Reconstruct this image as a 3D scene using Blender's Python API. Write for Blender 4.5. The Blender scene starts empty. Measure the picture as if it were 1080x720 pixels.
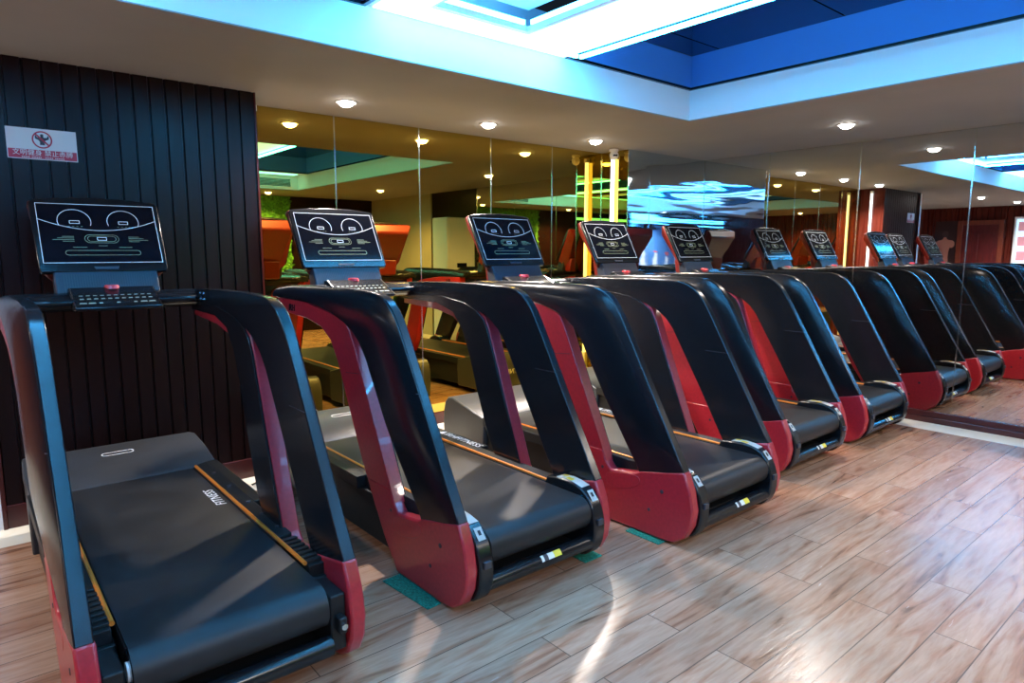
import bpy, bmesh, math, random
from mathutils import Vector, Matrix
random.seed(7)
C = bpy.context.scene.collection
SC = bpy.context.scene
R = math.radians

# ------------------------------------------------------------------ camera
cam_d = bpy.data.cameras.new('camera'); cam = bpy.data.objects.new('camera', cam_d); C.objects.link(cam)
cam_d.sensor_width = 36; cam_d.lens = 36 * 696 / 1080; cam_d.clip_start = 0.02; cam_d.clip_end = 100
cam.location = (0, 0, 1.5)
cam.rotation_euler = (R(90 - 7.77), 0, R(-40.0))
SC.camera = cam
# ------------------------------------------------------------------ look
SC.view_settings.view_transform = 'Standard'
SC.view_settings.look = 'None'
SC.view_settings.gamma = 1
SC.view_settings.use_curve_mapping = False
SC.view_settings.exposure = 0.30
SC.cycles.max_bounces = 14; SC.cycles.glossy_bounces = 9; SC.cycles.diffuse_bounces = 4
SC.cycles.use_denoising = True
SC.cycles.sample_clamp_indirect = 6.0
SC.cycles.blur_glossy = 0.5
w = bpy.data.worlds.new('world'); SC.world = w; w.use_nodes = True
w.node_tree.nodes['Background'].inputs[0].default_value = (0.02, 0.03, 0.05, 1)
w.node_tree.nodes['Background'].inputs[1].default_value = 0.3
DOWN_POWER = 290.0      # watts of each recessed spot
DOWN_COL = (1.0, 0.87, 0.76)
STRIP_COL = (0.07, 0.45, 1.0)
PANEL_POWER = 4.2        # frosted light panels of the ceiling band
STRIP_POWER = 14.0
TUBE_POWER = 84.0      # thin tubes on the band edges     # emission of the hidden cyan strips

# ------------------------------------------------------------------ materials
def mat(name, col, rough=0.5, metal=0.0, emis=None, es=1.0, coat=0.0, spec=0.5):
    m = bpy.data.materials.new(name); m.use_nodes = True
    b = m.node_tree.nodes['Principled BSDF']
    b.inputs['Base Color'].default_value = (*col, 1); b.inputs['Roughness'].default_value = rough
    b.inputs['Metallic'].default_value = metal; b.inputs['Coat Weight'].default_value = coat
    b.inputs['Specular IOR Level'].default_value = spec
    if emis:
        b.inputs['Emission Color'].default_value = (*emis, 1); b.inputs['Emission Strength'].default_value = es
    return m
def bsdf(m): return m.node_tree.nodes['Principled BSDF']
def add_noise(m, scale, amt, bump=0.0, stretch=(1, 1, 1), rough_var=0.0):
    nt = m.node_tree; b = bsdf(m); tc = nt.nodes.new('ShaderNodeTexCoord'); mp = nt.nodes.new('ShaderNodeMapping')
    mp.inputs['Scale'].default_value = stretch
    n = nt.nodes.new('ShaderNodeTexNoise'); n.inputs['Scale'].default_value = scale; n.inputs['Detail'].default_value = 6
    nt.links.new(tc.outputs['Object'], mp.inputs[0]); nt.links.new(mp.outputs[0], n.inputs['Vector'])
    if amt:
        c = b.inputs['Base Color'].default_value[:3]
        r = nt.nodes.new('ShaderNodeValToRGB'); r.color_ramp.elements[0].position = .3; r.color_ramp.elements[1].position = .7
        r.color_ramp.elements[0].color = (*[v * (1 - amt) for v in c], 1); r.color_ramp.elements[1].color = (*[min(1, v * (1 + amt)) for v in c], 1)
        nt.links.new(n.outputs['Fac'], r.inputs[0]); nt.links.new(r.outputs[0], b.inputs['Base Color'])
    if bump:
        bp = nt.nodes.new('ShaderNodeBump'); bp.inputs['Strength'].default_value = bump; bp.inputs['Distance'].default_value = .004
        nt.links.new(n.outputs['Fac'], bp.inputs['Height']); nt.links.new(bp.outputs[0], b.inputs['Normal'])
    if rough_var:
        mr = nt.nodes.new('ShaderNodeMapRange'); r0 = b.inputs['Roughness'].default_value
        mr.inputs['To Min'].default_value = max(.02, r0 - rough_var); mr.inputs['To Max'].default_value = r0 + rough_var
        nt.links.new(n.outputs['Fac'], mr.inputs[0]); nt.links.new(mr.outputs[0], b.inputs['Roughness'])
    return m

M = {}
M['black'] = add_noise(mat('black_gloss_plastic', (.007, .008, .010), .22, spec=.4), 30, .15, 0, rough_var=.04)
M['black_matt'] = add_noise(mat('black_textured_plastic', (.009, .010, .011), .5, spec=.3), 220, .25, .35)
M['grey_hood'] = add_noise(mat('charcoal_hood_plastic', (.036, .038, .040), .33), 180, .15, .25)
M['dark_hood'] = add_noise(mat('dark_hood_plastic', (.022, .024, .028), .42), 180, .15, .25)
M['belt'] = add_noise(mat('belt_rubber', (.013, .014, .016), .45, spec=.35), 3.0, .35, 0, rough_var=.08)
M['red'] = add_noise(mat('red_lacquer', (.38, .018, .028), .28, coat=.3), 60, .12, 0)
M['shell_red'] = add_noise(mat('red_orange_shell', (.12, .008, .006), .38), 60, .1, 0)
M['orange'] = mat('orange_strip', (.75, .22, .03), .3, .3)
M['white_line'] = mat('white_print', (.85, .88, .9), .4, emis=(.8, .9, 1), es=.22)  # unlit print; slight glow added to keep the lines bright
M['green_line'] = mat('dim_yellow_print', (.45, .5, .3), .4, emis=(.6, .7, .3), es=.03)  # print with the same added glow, much fainter
M['screen'] = mat('glossy_display', (.004, .005, .009), .10, spec=.25)
M['grill'] = add_noise(mat('navy_grill', (.012, .018, .032), .5), 300, .3, .3)
M['button'] = mat('pale_button', (.22, .25, .2), .5)
M['chrome'] = mat('chrome', (.75, .77, .8), .2, 1.0)
M['sticker_white'] = mat('sticker_white', (.75, .75, .72), .45)
M['sticker_yellow'] = mat('sticker_yellow', (.8, .62, .05), .45)
M['sticker_dark'] = mat('sticker_dark', (.03, .03, .04), .45)
M['letter'] = mat('silver_lettering', (.78, .8, .82), .4)
M['red_clip'] = mat('red_clip', (.7, .02, .03), .3)
M['felt'] = add_noise(mat('green_felt', (.0, .16, .11), .95), 120, .6, 1.0)
M['ceil'] = add_noise(mat('ceiling_paint', (.27, .26, .25), .8), 2.0, .04, 0)
M['cove'] = mat('cove_paint', (.78, .80, .82), .7)
M['cove_blue'] = mat('recess_blue_paint', (.05, .22, .62), .55)
M['recess_mirror'] = mat('smoked_ceiling_mirror', (.07, .075, .10), .04, 1.0)
M['edge_tube'] = mat('cyan_edge_tube', (.1, .3, .4), .5, emis=(.03, .46, 1.0), es=TUBE_POWER)
M['strip_weak'] = mat('cyan_led_dim', (.1, .3, .4), .5, emis=STRIP_COL, es=STRIP_POWER)
M['strip'] = mat('cyan_led', (.1, .3, .4), .5, emis=(.26, .56, 1.0), es=PANEL_POWER)
M['lamp'] = mat('lamp_disc', (1, 1, 1), .5, emis=(1, .95, .88), es=45)
M['tube'] = mat('tube_light', (1, 1, 1), .5, emis=(1, .98, .93), es=2.2)
M['white'] = mat('white_plastic', (.8, .8, .78), .35)
M['amber'] = mat('amber_mirror', (.56, .41, .085), .012, 1.0)
M['clear'] = mat('clear_mirror', (.76, .78, .79), .008, 1.0)
M['edge'] = mat('mirror_edge', (.75, .80, .72), .15, 1.0)
M['stone'] = add_noise(mat('cream_stone', (.62, .60, .52), .3), 4, .08, 0)
M['dark_base'] = mat('dark_red_lacquer', (.055, .010, .010), .25)
M['beige'] = add_noise(mat('beige_wall', (.30, .28, .20), .8), 3, .05, 0)
M['door_red'] = add_noise(mat('oxblood_door', (.09, .010, .010), .35), 5, .3, 0, (6, 6, 1))
M['brown_frame'] = add_noise(mat('brown_frame', (.16, .035, .018), .35), 6, .25, 0, (8, 8, 1))
M['leaf'] = add_noise(mat('plant_green', (.10, .34, .03), .7), 25, .7, .6)
M['cable'] = mat('cable', (.02, .02, .02), .5)

def wavy_mirror(name, c, rough):
    m = mat(name, c, rough, 1.0); nt = m.node_tree; tc = nt.nodes.new('ShaderNodeTexCoord'); mp = nt.nodes.new('ShaderNodeMapping')
    mp.inputs['Scale'].default_value = (.7, .7, 6.0); n = nt.nodes.new('ShaderNodeTexNoise'); n.inputs['Scale'].default_value = 1.3; n.inputs['Detail'].default_value = 1
    bp = nt.nodes.new('ShaderNodeBump'); bp.inputs['Strength'].default_value = .25; bp.inputs['Distance'].default_value = .010
    nt.links.new(tc.outputs['Object'], mp.inputs[0]); nt.links.new(mp.outputs[0], n.inputs['Vector']); nt.links.new(n.outputs['Fac'], bp.inputs['Height']); nt.links.new(bp.outputs[0], bsdf(m).inputs['Normal'])
    return m
M['column_mirror'] = wavy_mirror('wavy_column_mirror', (.62, .74, .80), .035)
def wood_floor():
    m = bpy.data.materials.new('wood_plank_floor'); m.use_nodes = True; nt = m.node_tree; b = bsdf(m); N = nt.nodes.new; L = nt.links.new
    tc = N('ShaderNodeTexCoord'); mp = N('ShaderNodeMapping'); mp.inputs['Location'].default_value = (.35, .02, 0)
    L(tc.outputs['Object'], mp.inputs[0])
    br = N('ShaderNodeTexBrick'); br.offset = .37; br.inputs['Scale'].default_value = 1; br.inputs['Brick Width'].default_value = 1.22
    br.inputs['Row Height'].default_value = .163; br.inputs['Mortar Size'].default_value = .0022; br.inputs['Mortar Smooth'].default_value = .1
    br.inputs['Color1'].default_value = (0, 0, 0, 1); br.inputs['Color2'].default_value = (1, 1, 1, 1); br.inputs['Mortar'].default_value = (.5, .5, .5, 1)
    L(mp.outputs[0], br.inputs['Vector'])
    # grain, displaced per plank
    sp = N('ShaderNodeVectorMath'); sp.operation = 'MULTIPLY'; sp.inputs[1].default_value = (.9, 7.0, 1)
    L(mp.outputs[0], sp.inputs[0])
    off = N('ShaderNodeVectorMath'); off.operation = 'MULTIPLY_ADD'; off.inputs[1].default_value = (9, 13, 5)
    L(br.outputs['Color'], off.inputs[0]); L(sp.outputs[0], off.inputs[2])
    n1 = N('ShaderNodeTexNoise'); n1.inputs['Scale'].default_value = 1.6; n1.inputs['Detail'].default_value = 7; n1.inputs['Distortion'].default_value = 1.6
    L(off.outputs[0], n1.inputs['Vector'])
    n2 = N('ShaderNodeTexNoise'); n2.inputs['Scale'].default_value = 9; n2.inputs['Detail'].default_value = 8; n2.inputs['Distortion'].default_value = .6
    L(off.outputs[0], n2.inputs['Vector'])
    r1 = N('ShaderNodeValToRGB'); e = r1.color_ramp.elements
    e[0].position = .27; e[0].color = (.13, .062, .034, 1); e[1].position = .50; e[1].color = (.37, .225, .15, 1)
    e2 = e.new(.38); e2.color = (.32, .165, .10, 1); e3 = e.new(.72); e3.color = (.42, .27, .19, 1)
    L(n1.outputs['Fac'], r1.inputs[0])
    mx = N('ShaderNodeMix'); mx.data_type = 'RGBA'; mx.blend_type = 'MULTIPLY'; mx.inputs[0].default_value = .55
    r2 = N('ShaderNodeValToRGB'); r2.color_ramp.elements[0].position = .35; r2.color_ramp.elements[0].color = (.70, .65, .61, 1); r2.color_ramp.elements[1].position = .62
    L(n2.outputs['Fac'], r2.inputs[0]); L(r1.outputs[0], mx.inputs[6]); L(r2.outputs[0], mx.inputs[7])
    # per plank tone
    mt = N('ShaderNodeMix'); mt.data_type = 'RGBA'; mt.blend_type = 'MULTIPLY'; mt.inputs[0].default_value = 1
    rt = N('ShaderNodeValToRGB'); rt.color_ramp.elements[0].color = (.84, .80, .78, 1); rt.color_ramp.elements[1].color = (1.08, 1.06, 1.04, 1)
    L(br.outputs['Color'], rt.inputs[0]); L(mx.outputs[2], mt.inputs[6]); L(rt.outputs[0], mt.inputs[7])
    mm = N('ShaderNodeMix'); mm.data_type = 'RGBA'; mm.inputs[7].default_value = (.10, .06, .04, 1)
    L(br.outputs['Fac'], mm.inputs[0]); L(mt.outputs[2], mm.inputs[6]); L(mm.outputs[2], b.inputs['Base Color'])
    mr = N('ShaderNodeMapRange'); mr.inputs['To Min'].default_value = .15; mr.inputs['To Max'].default_value = .32
    L(n2.outputs['Fac'], mr.inputs[0]); L(mr.outputs[0], b.inputs['Roughness'])
    mul = N('ShaderNodeMath'); mul.operation = 'MULTIPLY'; mul.inputs[1].default_value = -1.2; L(br.outputs['Fac'], mul.inputs[0])
    ad = N('ShaderNodeMath'); ad.operation = 'ADD'; L(n2.outputs['Fac'], ad.inputs[0]); L(mul.outputs[0], ad.inputs[1])
    bp = N('ShaderNodeBump'); bp.inputs['Strength'].default_value = .35; bp.inputs['Distance'].default_value = .0025
    L(ad.outputs[0], bp.inputs['Height']); L(bp.outputs[0], b.inputs['Normal'])
    return m
M['floor'] = wood_floor()
def dark_wood(name, c, rough=.28):
    m = mat(name, c, rough, spec=.22); return add_noise(m, 3, .22, .0, (9, 9, .5), rough_var=.04)
M['dark_wood'] = dark_wood('dark_cherry_wood', (.013, .0038, .0034), .30)
M['wood_side'] = dark_wood('red_brown_wood', (.085, .014, .009))

# ------------------------------------------------------------------ mesh helpers
def finish(name, bm, m, parent=None, bevel=0.0, smooth=True, seg=2):
    me = bpy.data.meshes.new(name)
    bmesh.ops.recalc_face_normals(bm, faces=bm.faces)
    bm.to_mesh(me); bm.free()
    for x in (m if isinstance(m, (list, tuple)) else [m]): me.materials.append(x)
    if smooth:
        for p in me.polygons: p.use_smooth = True
        me.set_sharp_from_angle(angle=R(35))
    o = bpy.data.objects.new(name, me); C.objects.link(o)
    if parent: o.parent = parent
    if bevel:
        md = o.modifiers.new('bevel', 'BEVEL'); md.width = bevel; md.segments = seg; md.limit_method = 'ANGLE'; md.angle_limit = R(50)
        md.harden_normals = False
    return o
def tag(o, label, cat, group=None, kind=None):
    o['label'] = label; o['category'] = cat
    if group: o['group'] = group
    if kind: o['kind'] = kind
    return o
def struct(o): o['kind'] = 'structure'; return o
def empty(name, loc, rz=0):
    o = bpy.data.objects.new(name, None); C.objects.link(o); o.location = loc; o.rotation_euler = (0, 0, rz); o.empty_display_size = .1; return o
def box(bm, x0, x1, y0, y1, z0, z1, mi=0):
    vs = [bm.verts.new(p) for p in ((x0,y0,z0),(x1,y0,z0),(x1,y1,z0),(x0,y1,z0),(x0,y0,z1),(x1,y0,z1),(x1,y1,z1),(x0,y1,z1))]
    for f in ((0,3,2,1),(4,5,6,7),(0,1,5,4),(1,2,6,5),(2,3,7,6),(3,0,4,7)):
        fc = bm.faces.new([vs[i] for i in f]); fc.material_index = mi
def boxes(*bs):
    bm = bmesh.new()
    for b in bs: box(bm, *b)
    return bm
def prism(bm, pts, xa, xb, mi=0):
    """polygon pts (y,z) swept from x=xa to xb; xa, xb numbers or functions of (y,z)"""
    fa = xa if callable(xa) else (lambda y, z: xa); fb = xb if callable(xb) else (lambda y, z: xb)
    a = [bm.verts.new((fa(y, z), y, z)) for y, z in pts]; b = [bm.verts.new((fb(y, z), y, z)) for y, z in pts]
    n = len(pts)
    f1 = bm.faces.new(a); f2 = bm.faces.new(b[::-1]); f1.material_index = mi; f2.material_index = mi
    for i in range(n):
        f = bm.faces.new((a[i], b[i], b[(i+1) % n], a[(i+1) % n])); f.material_index = mi
def chaikin(pts, k=2, closed=False):
    for _ in range(k):
        out = []; n = len(pts)
        if not closed: out.append(pts[0])
        for i in range(n if closed else n - 1):
            a, b = pts[i], pts[(i+1) % n]
            out.append(tuple(.75*p + .25*q for p, q in zip(a, b))); out.append(tuple(.25*p + .75*q for p, q in zip(a, b)))
        if not closed: out.append(pts[-1])
        pts = out
    return pts
def tube(bm, pts, r, n=10, caps=True):
    pts = [Vector(p) for p in pts]; rings = []
    for i, p in enumerate(pts):
        d = (pts[min(i+1, len(pts)-1)] - pts[max(i-1, 0)]).normalized()
        u = d.orthogonal().normalized() if i == 0 else (rings_u - d * rings_u.dot(d)).normalized()
        rings_u = u; v = d.cross(u)
        rings.append([bm.verts.new(p + (u*math.cos(t) + v*math.sin(t)) * r) for t in [2*math.pi*k/n for k in range(n)]])
    for a, b in zip(rings, rings[1:]):
        for k in range(n): bm.faces.new((a[k], a[(k+1) % n], b[(k+1) % n], b[k]))
    if caps: bm.faces.new(rings[0][::-1]); bm.faces.new(rings[-1])
def cyl(bm, c, r, h, axis='Z', n=24, r2=None):
    M4 = {'Z': Matrix.Identity(4), 'X': Matrix.Rotation(R(90), 4, 'Y'), 'Y': Matrix.Rotation(R(90), 4, 'X')}[axis]
    bmesh.ops.create_cone(bm, cap_ends=True, segments=n, radius1=r, radius2=r if r2 is None else r2, depth=h, matrix=Matrix.Translation(c) @ M4)
def text_object(name, s, size, m, parent, mtx, depth=.0006, align='CENTER', shear=0, space=1.0):
    cu = bpy.data.curves.new(name, 'FONT'); cu.body = s; cu.size = size; cu.extrude = depth; cu.align_x = align; cu.align_y = 'CENTER'
    cu.shear = shear; cu.space_character = space; cu.resolution_u = 3
    t = bpy.data.objects.new(name + '_font', cu); C.objects.link(t)
    bpy.context.view_layer.update()
    me = bpy.data.meshes.new_from_object(t.evaluated_get(bpy.context.evaluated_depsgraph_get()))
    bpy.data.objects.remove(t); bpy.data.curves.remove(cu)
    me.name = name; me.transform(mtx); me.materials.clear(); me.materials.append(m)
    o = bpy.data.objects.new(name, me); C.objects.link(o)
    if parent: o.parent = parent
    return o
def basis(o, x, y):
    x = Vector(x).normalized(); y = Vector(y).normalized(); z = x.cross(y)
    return Matrix(((x.x, y.x, z.x, o[0]), (x.y, y.y, z.y, o[1]), (x.z, y.z, z.z, o[2]), (0, 0, 0, 1)))
def copy_tree(o, parent=None):
    c = o.copy(); C.objects.link(c); c.parent = parent
    for ch in list(o.children): copy_tree(ch, c)
    return c

# ================================================================== THE SETTING
H = 2.5; XR = 6.5; XL = -5.0; YA = 4.76; YF = 4.4; YB = -2.6; XC = 5.2; XW = 1.56; XW0 = .10; YX = 6.0
# floor
struct(finish('floor', boxes((XL, 6.2, YB, 4.12, -.1, 0)), M['floor'], smooth=False))
struct(finish('trim_1', boxes((XL, XR, 4.12, YX, -.1, .001), (6.2, XR, YB, 4.12, -.1, .001)), M['stone'], smooth=False))
# ceiling with the cove opening
cx0, cx1, cy0, cy1 = -2.4, 4.46, -1.3, 3.18
struct(finish('ceiling', boxes((XL, XR, cy1, YX, H, H+.006), (XL, XR, YB, cy0, H, H+.006), (XL, cx0, cy0, cy1, H, H+.006), (cx1, XR, cy0, cy1, H, H+.006)), M['ceil'], smooth=False))
Z1 = 2.73; Z2 = 2.97
rx0, rx1 = 3.11, cx1           # smoked mirror recess
lx0, lx1 = .35, 1.70
qx0, qx1 = -2.4, -1.06           # third recess, over the camera's far side
ry0 = -.9
dx0, dx1, dy1 = 1.98, 2.60, 2.96   # raised middle of the cross band
for b_ in ((cx0-.03, cx0, cy0-.03, cy1+.03, H+.006, Z2), (cx1, cx1+.03, cy0-.03, cy1+.03, H+.006, Z2),
           (cx0, cx1, cy0-.03, cy0, H+.006, Z2), (cx0, cx1, cy1, cy1+.03, H+.006, Z2),
           (qx1, qx1+.28, ry0, cy1, Z1, Z1+.03), (lx0-.53, lx0, ry0, cy1, Z1, Z1+.03), (qx1+.28, lx0-.53, dy1, cy1, Z1, Z1+.03), (qx1+.23, lx0-.48, ry0, dy1+.05, Z1+.14, Z1+.17), (cx0, rx1, cy0, ry0, Z1, Z1+.03),
           (lx1, dx0, ry0, cy1, Z1, Z1+.03), (dx1, rx0, ry0, cy1, Z1, Z1+.03), (dx0, dx1, dy1, cy1, Z1, Z1+.03),
           (dx0-.05, dx1+.05, ry0, dy1+.05, Z1+.14, Z1+.17)):
    struct(finish('ceiling_cove', boxes(b_), M['cove'], smooth=False))
bm = boxes()
t = .02
for x0, x1 in ((rx0, rx1), (lx0, lx1), (qx0, qx1)):
    box(bm, x0, x0+t, ry0, cy1, Z1+.012, Z2); box(bm, x1-t, x1, ry0, cy1, Z1+.012, Z2)
    box(bm, x0+t, x1-t, ry0, ry0+t, Z1+.012, Z2); box(bm, x0+t, x1-t, cy1-t, cy1, Z1+.012, Z2)
struct(finish('ceiling_recess', bm, M['cove_blue'], smooth=False))
bm = boxes()
for x0, x1 in ((rx0, rx1), (lx0, lx1), (qx0, qx1)):
    e = .022
    for b_ in ((x0, x0+e, ry0, cy1), (x1-e, x1, ry0, cy1), (x0+e, x1-e, ry0, ry0+e), (x0+e, x1-e, cy1-e, cy1)): box(bm, *b_, Z1-.006, Z1+.012)
struct(finish('trim_2', bm, M['black'], smooth=False))
k = 0
for (x0, x1, nm) in ((rx0, rx1, 'a'), (lx0, lx1, 'b'), (qx0, qx1, 'c')):
    ys = [cy1-t, 2.92, 2.02, 1.10, .15, ry0+t]
    for i in range(5):
        o = finish('ceiling_mirror', boxes((x0+t, x1-t, ys[i+1]+.006, ys[i]-.006, Z2, Z2+.006)), M['recess_mirror'], smooth=False)
        tag(o, ('smoked ceiling mirror nearer the clear mirror wall, ' if nm == 'a' else 'smoked ceiling mirror nearer the wood wall, ' if nm == 'b' else 'smoked ceiling mirror past the wood wall, ') +
            ['narrow strip above the treadmills', 'second pane from the treadmills', 'third pane from the treadmills', 'fourth pane from the treadmills', 'pane farthest from the treadmills'][i], 'mirror', 'smoked mirror panes in the ceiling recesses')
    struct(finish('trim_3', boxes((x0, x1, ry0, cy1, Z2+.008, Z2+.02)), M['black'], smooth=False))
# glowing strips hidden round the raised band
strips = [((lx1+.03, dx0-.03, ry0+.05, dy1+.02, Z1-.010, Z1-.002)), ((dx1+.03, rx0-.03, ry0+.05, dy1+.02, Z1-.010, Z1-.002)), ((lx1+.03, rx0-.03, dy1+.03, cy1-.02, Z1-.010, Z1-.002)),
          ((lx0-.50, lx0-.03, ry0+.05, dy1+.02, Z1-.010, Z1-.002)), ((qx1+.03, qx1+.25, ry0+.05, dy1+.02, Z1-.010, Z1-.002)), ((qx1+.03, lx0-.03, dy1+.03, cy1-.02, Z1-.010, Z1-.002)),((cx0+.1, rx1-.1, cy0+.1, cy0+.25, Z1-.010, Z1-.002))]
names = ['long glowing cyan light panel of the ceiling band, on the wood wall side', 'broad glowing white-cyan light panel beside the smoked mirror recess',
         'short glowing cyan light panel across the end of the ceiling band above the treadmills', 'broad glowing light panel of the second ceiling band, over the nearest treadmill side', 'glowing light panel of the second ceiling band, farther from the treadmills', 'short glowing light panel across the second band end, toward the wood wall', 'long glowing cyan light strip along the rear edge of the ceiling cove']
for i_, (s, n_) in enumerate(zip(strips, names)):
    tag(finish('light_strip', boxes(s), M['strip'] if i_ < 6 else M['strip_weak'], smooth=False), n_, 'light strip', 'cyan light strips in the ceiling cove')

for (x0, x1, y0, y1, n_) in ((rx0-.030, rx0-.012, ry0, cy1-.16, 'thin bright cyan tube along the edge of the broad smoked mirror recess'),
                             (lx1+.012, lx1+.030, ry0, cy1-.16, 'thin bright cyan tube along the edge of the recess on the wood wall side'),
                             (lx1+.05, rx0-.05, cy1-.17, cy1-.152, 'thin bright cyan tube across the band end above the treadmills'),
                             (dx0-.04, dx0-.02, ry0, dy1, 'cyan tube hidden inside the raised dome, wood wall side'),
                             (dx1+.02, dx1+.04, ry0, dy1, 'cyan tube hidden inside the raised dome, clear mirror side'),
                             (dx0, dx1, dy1+.02, dy1+.04, 'short cyan tube hidden inside the raised dome end'),
                             (lx0-.030, lx0-.012, ry0, cy1-.16, 'thin bright cyan tube of the second band, wood wall side'),
                             (qx1+.05, lx0-.05, cy1-.17, cy1-.152, 'thin bright cyan tube across the second band end')):
    tag(finish('edge_tube', boxes((x0, x1, y0, y1, Z1-.045, Z1-.025) if 'dome' not in n_ else (x0, x1, y0, y1, Z1+.045, Z1+.07)), M['edge_tube'] if 'dome' not in n_ else M['strip_weak'], smooth=False), n_, 'light tube', 'thin cyan tubes of the ceiling band')

# walls
def slat_wall(bm, x0, x1, yfront, z0, z1, pitch=.083, depth=.012):
    n = max(1, round((x1 - x0) / pitch)); p = (x1 - x0) / n
    for i in range(n):
        a = x0 + i*p + .003; b = x0 + (i+1)*p - .003
        prof = [(a, yfront+depth), (a+.004, yfront), (b-.004, yfront), (b, yfront+depth)]
        lo = [bm.verts.new((x, y, z0)) for x, y in prof]; hi = [bm.verts.new((x, y, z1)) for x, y in prof]
        for j in range(3): bm.faces.new((lo[j], lo[j+1], hi[j+1], hi[j]))
        bm.faces.new(lo[::-1]); bm.faces.new(hi)
bm = bmesh.new(); slat_wall(bm, XW0, XW-.02, YF, .13, H, .083); box(bm, XW0, XW-.012, YF+.012, YA+.02, 0, H)
struct(finish('wall_back', bm, M['dark_wood'], smooth=False))
struct(finish('wall_back_side', boxes((XW-.012, XW, YF+.002, YA+.02, 0, H)), M['wood_side'], smooth=False))
struct(finish('trim_4', boxes((XW0, XW, YF-.012, YF, 0, .13), (XW0-.02, XW0, YF-.02, YF+.1, 0, H)), M['dark_base'], bevel=.003, smooth=False))
struct(finish('trim_5', boxes((XW0-.14, XW0-.02, YF, YF+.3, 0, H)), M['cove'], smooth=False))
struct(finish('wall_back_recess', boxes((XW, XC, YA+.01, YA+.09, 0, H)), M['dark_wood'], smooth=False))
struct(finish('wall_column', boxes((XC+.008, XR, YF+.008, YA+.09, 0, H)), M['dark_wood'], smooth=False))
struct(finish('wall_right', boxes((XR+.008, XR+.1, .9, YA, 0, H)), M['dark_wood'], smooth=False))
struct(finish('baseboard_back', boxes((XW, XC, YA-.02, YA+.01, 0, .10), (XC-.02, XC+.008, YF, YA-.02, 0, .10), (XC-.02, XR, YF-.02, YF+.008, 0, .10)), M['dark_base'], bevel=.004, smooth=False))
struct(finish('baseboard_right', boxes((XR-.03, XR+.008, .9, YF-.02, 0, .05), (XR-.018, XR+.008, .9, YF-.02, .05, .10)), M['dark_base'], bevel=.004, smooth=False))
# mirrors
def mirror(x0, x1, y0, y1, m, label, axis):
    g = 'amber mirror panels' if m is M['amber'] else 'clear mirror panels'
    root = finish('wall_mirror', boxes((x0, x1, y0, y1, .10, H-.001)), m, smooth=False)
    tag(root, label, 'mirror', g)
    # polished edge
    if axis == 'x': eb = ((x1-.005, x1+.005, y0-.0015, y0+.002, .10, H-.001),)
    else: eb = ((x0-.0015, x0+.002, y0-.005, y0+.005, .10, H-.001),)
    finish('polished_edge', boxes(*eb), M['edge'], root, smooth=False)
    return root
xs = [XW, 2.26, 3.0, 3.75, 4.5, XC]
al = ['amber mirror panel behind the second treadmill, next to the dark wood wall', 'amber mirror panel reflecting the tall pale cabinet, second from the wood wall',
      'middle amber mirror panel, behind the third treadmill', 'amber mirror panel between the third and fourth treadmills, fourth from the wood wall', 'amber mirror panel ending at the white tube light, farthest from the wood wall']
for i in range(5): mirror(xs[i]+.002, xs[i+1]-.002, YA, YA+.008, M['amber'], al[i], 'x')
mirror(XC, XC+.008, YF+.004, YA-.002, M['amber'], 'narrow amber mirror on the side of the column, behind the white tube light', 'y')
mirror(XC+.002, XR-.001, YF, YF+.008, M['column_mirror'], 'clear mirror on the column front, full of cyan reflections', 'x')
ys = [.9, 1.83, 2.73, 3.63, YF-.002]
rl = ['clear mirror panel at the near end of the side wall, cut by the picture edge', 'clear mirror panel beside the fifth treadmill feet, third from the corner', 'clear mirror panel reflecting the wood wall, second from the corner', 'clear mirror panel of the side wall touching the column corner']
for i in range(4): mirror(XR, XR+.008, ys[i]+.002, ys[i+1]-.002, M['clear'], rl[i], 'y')

# other walls, seen only in the mirrors
struct(finish('wall_right_rear', boxes((XR, XR+.1, YB, -.45, 0, H)), M['beige'], smooth=False))
struct(finish('door_1', boxes((XR+.03, XR+.1, -.45, .9, 0, H)), M['dark_wood'], smooth=False))
struct(finish('wall_rear', boxes((XL, XR+.1, YB-.1, YB, 0, H)), M['dark_wood'], smooth=False))
bm = bmesh.new()
sb = bmesh.new(); slat_wall(sb, -YX, -YB, 0, 0, H, .12, .03)
for v in sb.verts: v.co = Vector((XL - v.co.y + .04, -v.co.x if False else v.co.x * -1, v.co.z))
struct(finish('wall_left', sb, M['wood_side'], smooth=False))
struct(finish('wall_left_backing', boxes((XL-.1, XL+.005, YB, YX, 0, H)), M['dark_wood'], smooth=False))
struct(finish('wall_back_annex', boxes((XL, XW0-.14, YX, YX+.1, 0, H), (XW0-.15, XW0-.14, YF+.3, YX, 0, H)), M['brown_frame'], smooth=False))
# far door in the left wall
dr = struct(finish('door_2', boxes((XL+.04, XL+.07, 4.45, 5.15, 0, 2.1)), M['door_red'], smooth=False, bevel=.003))
finish('door_panel', boxes((XL+.07, XL+.08, 4.53, 4.77, .2, 1.9), (XL+.07, XL+.08, 4.83, 5.07, .2, 1.9)), M['door_red'], dr, .004, smooth=False)
finish('door_frame', boxes((XL+.04, XL+.10, 4.35, 4.45, 0, 2.2), (XL+.04, XL+.10, 5.15, 5.25, 0, 2.2), (XL+.04, XL+.10, 4.45, 5.15, 2.1, 2.2)), M['brown_frame'], dr, .004, smooth=False)
bm = bmesh.new(); cyl(bm, (XL+.10, 4.52, 1.0), .02, .06, 'X', 12); finish('door_handle', bm, M['chrome'], dr)

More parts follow.
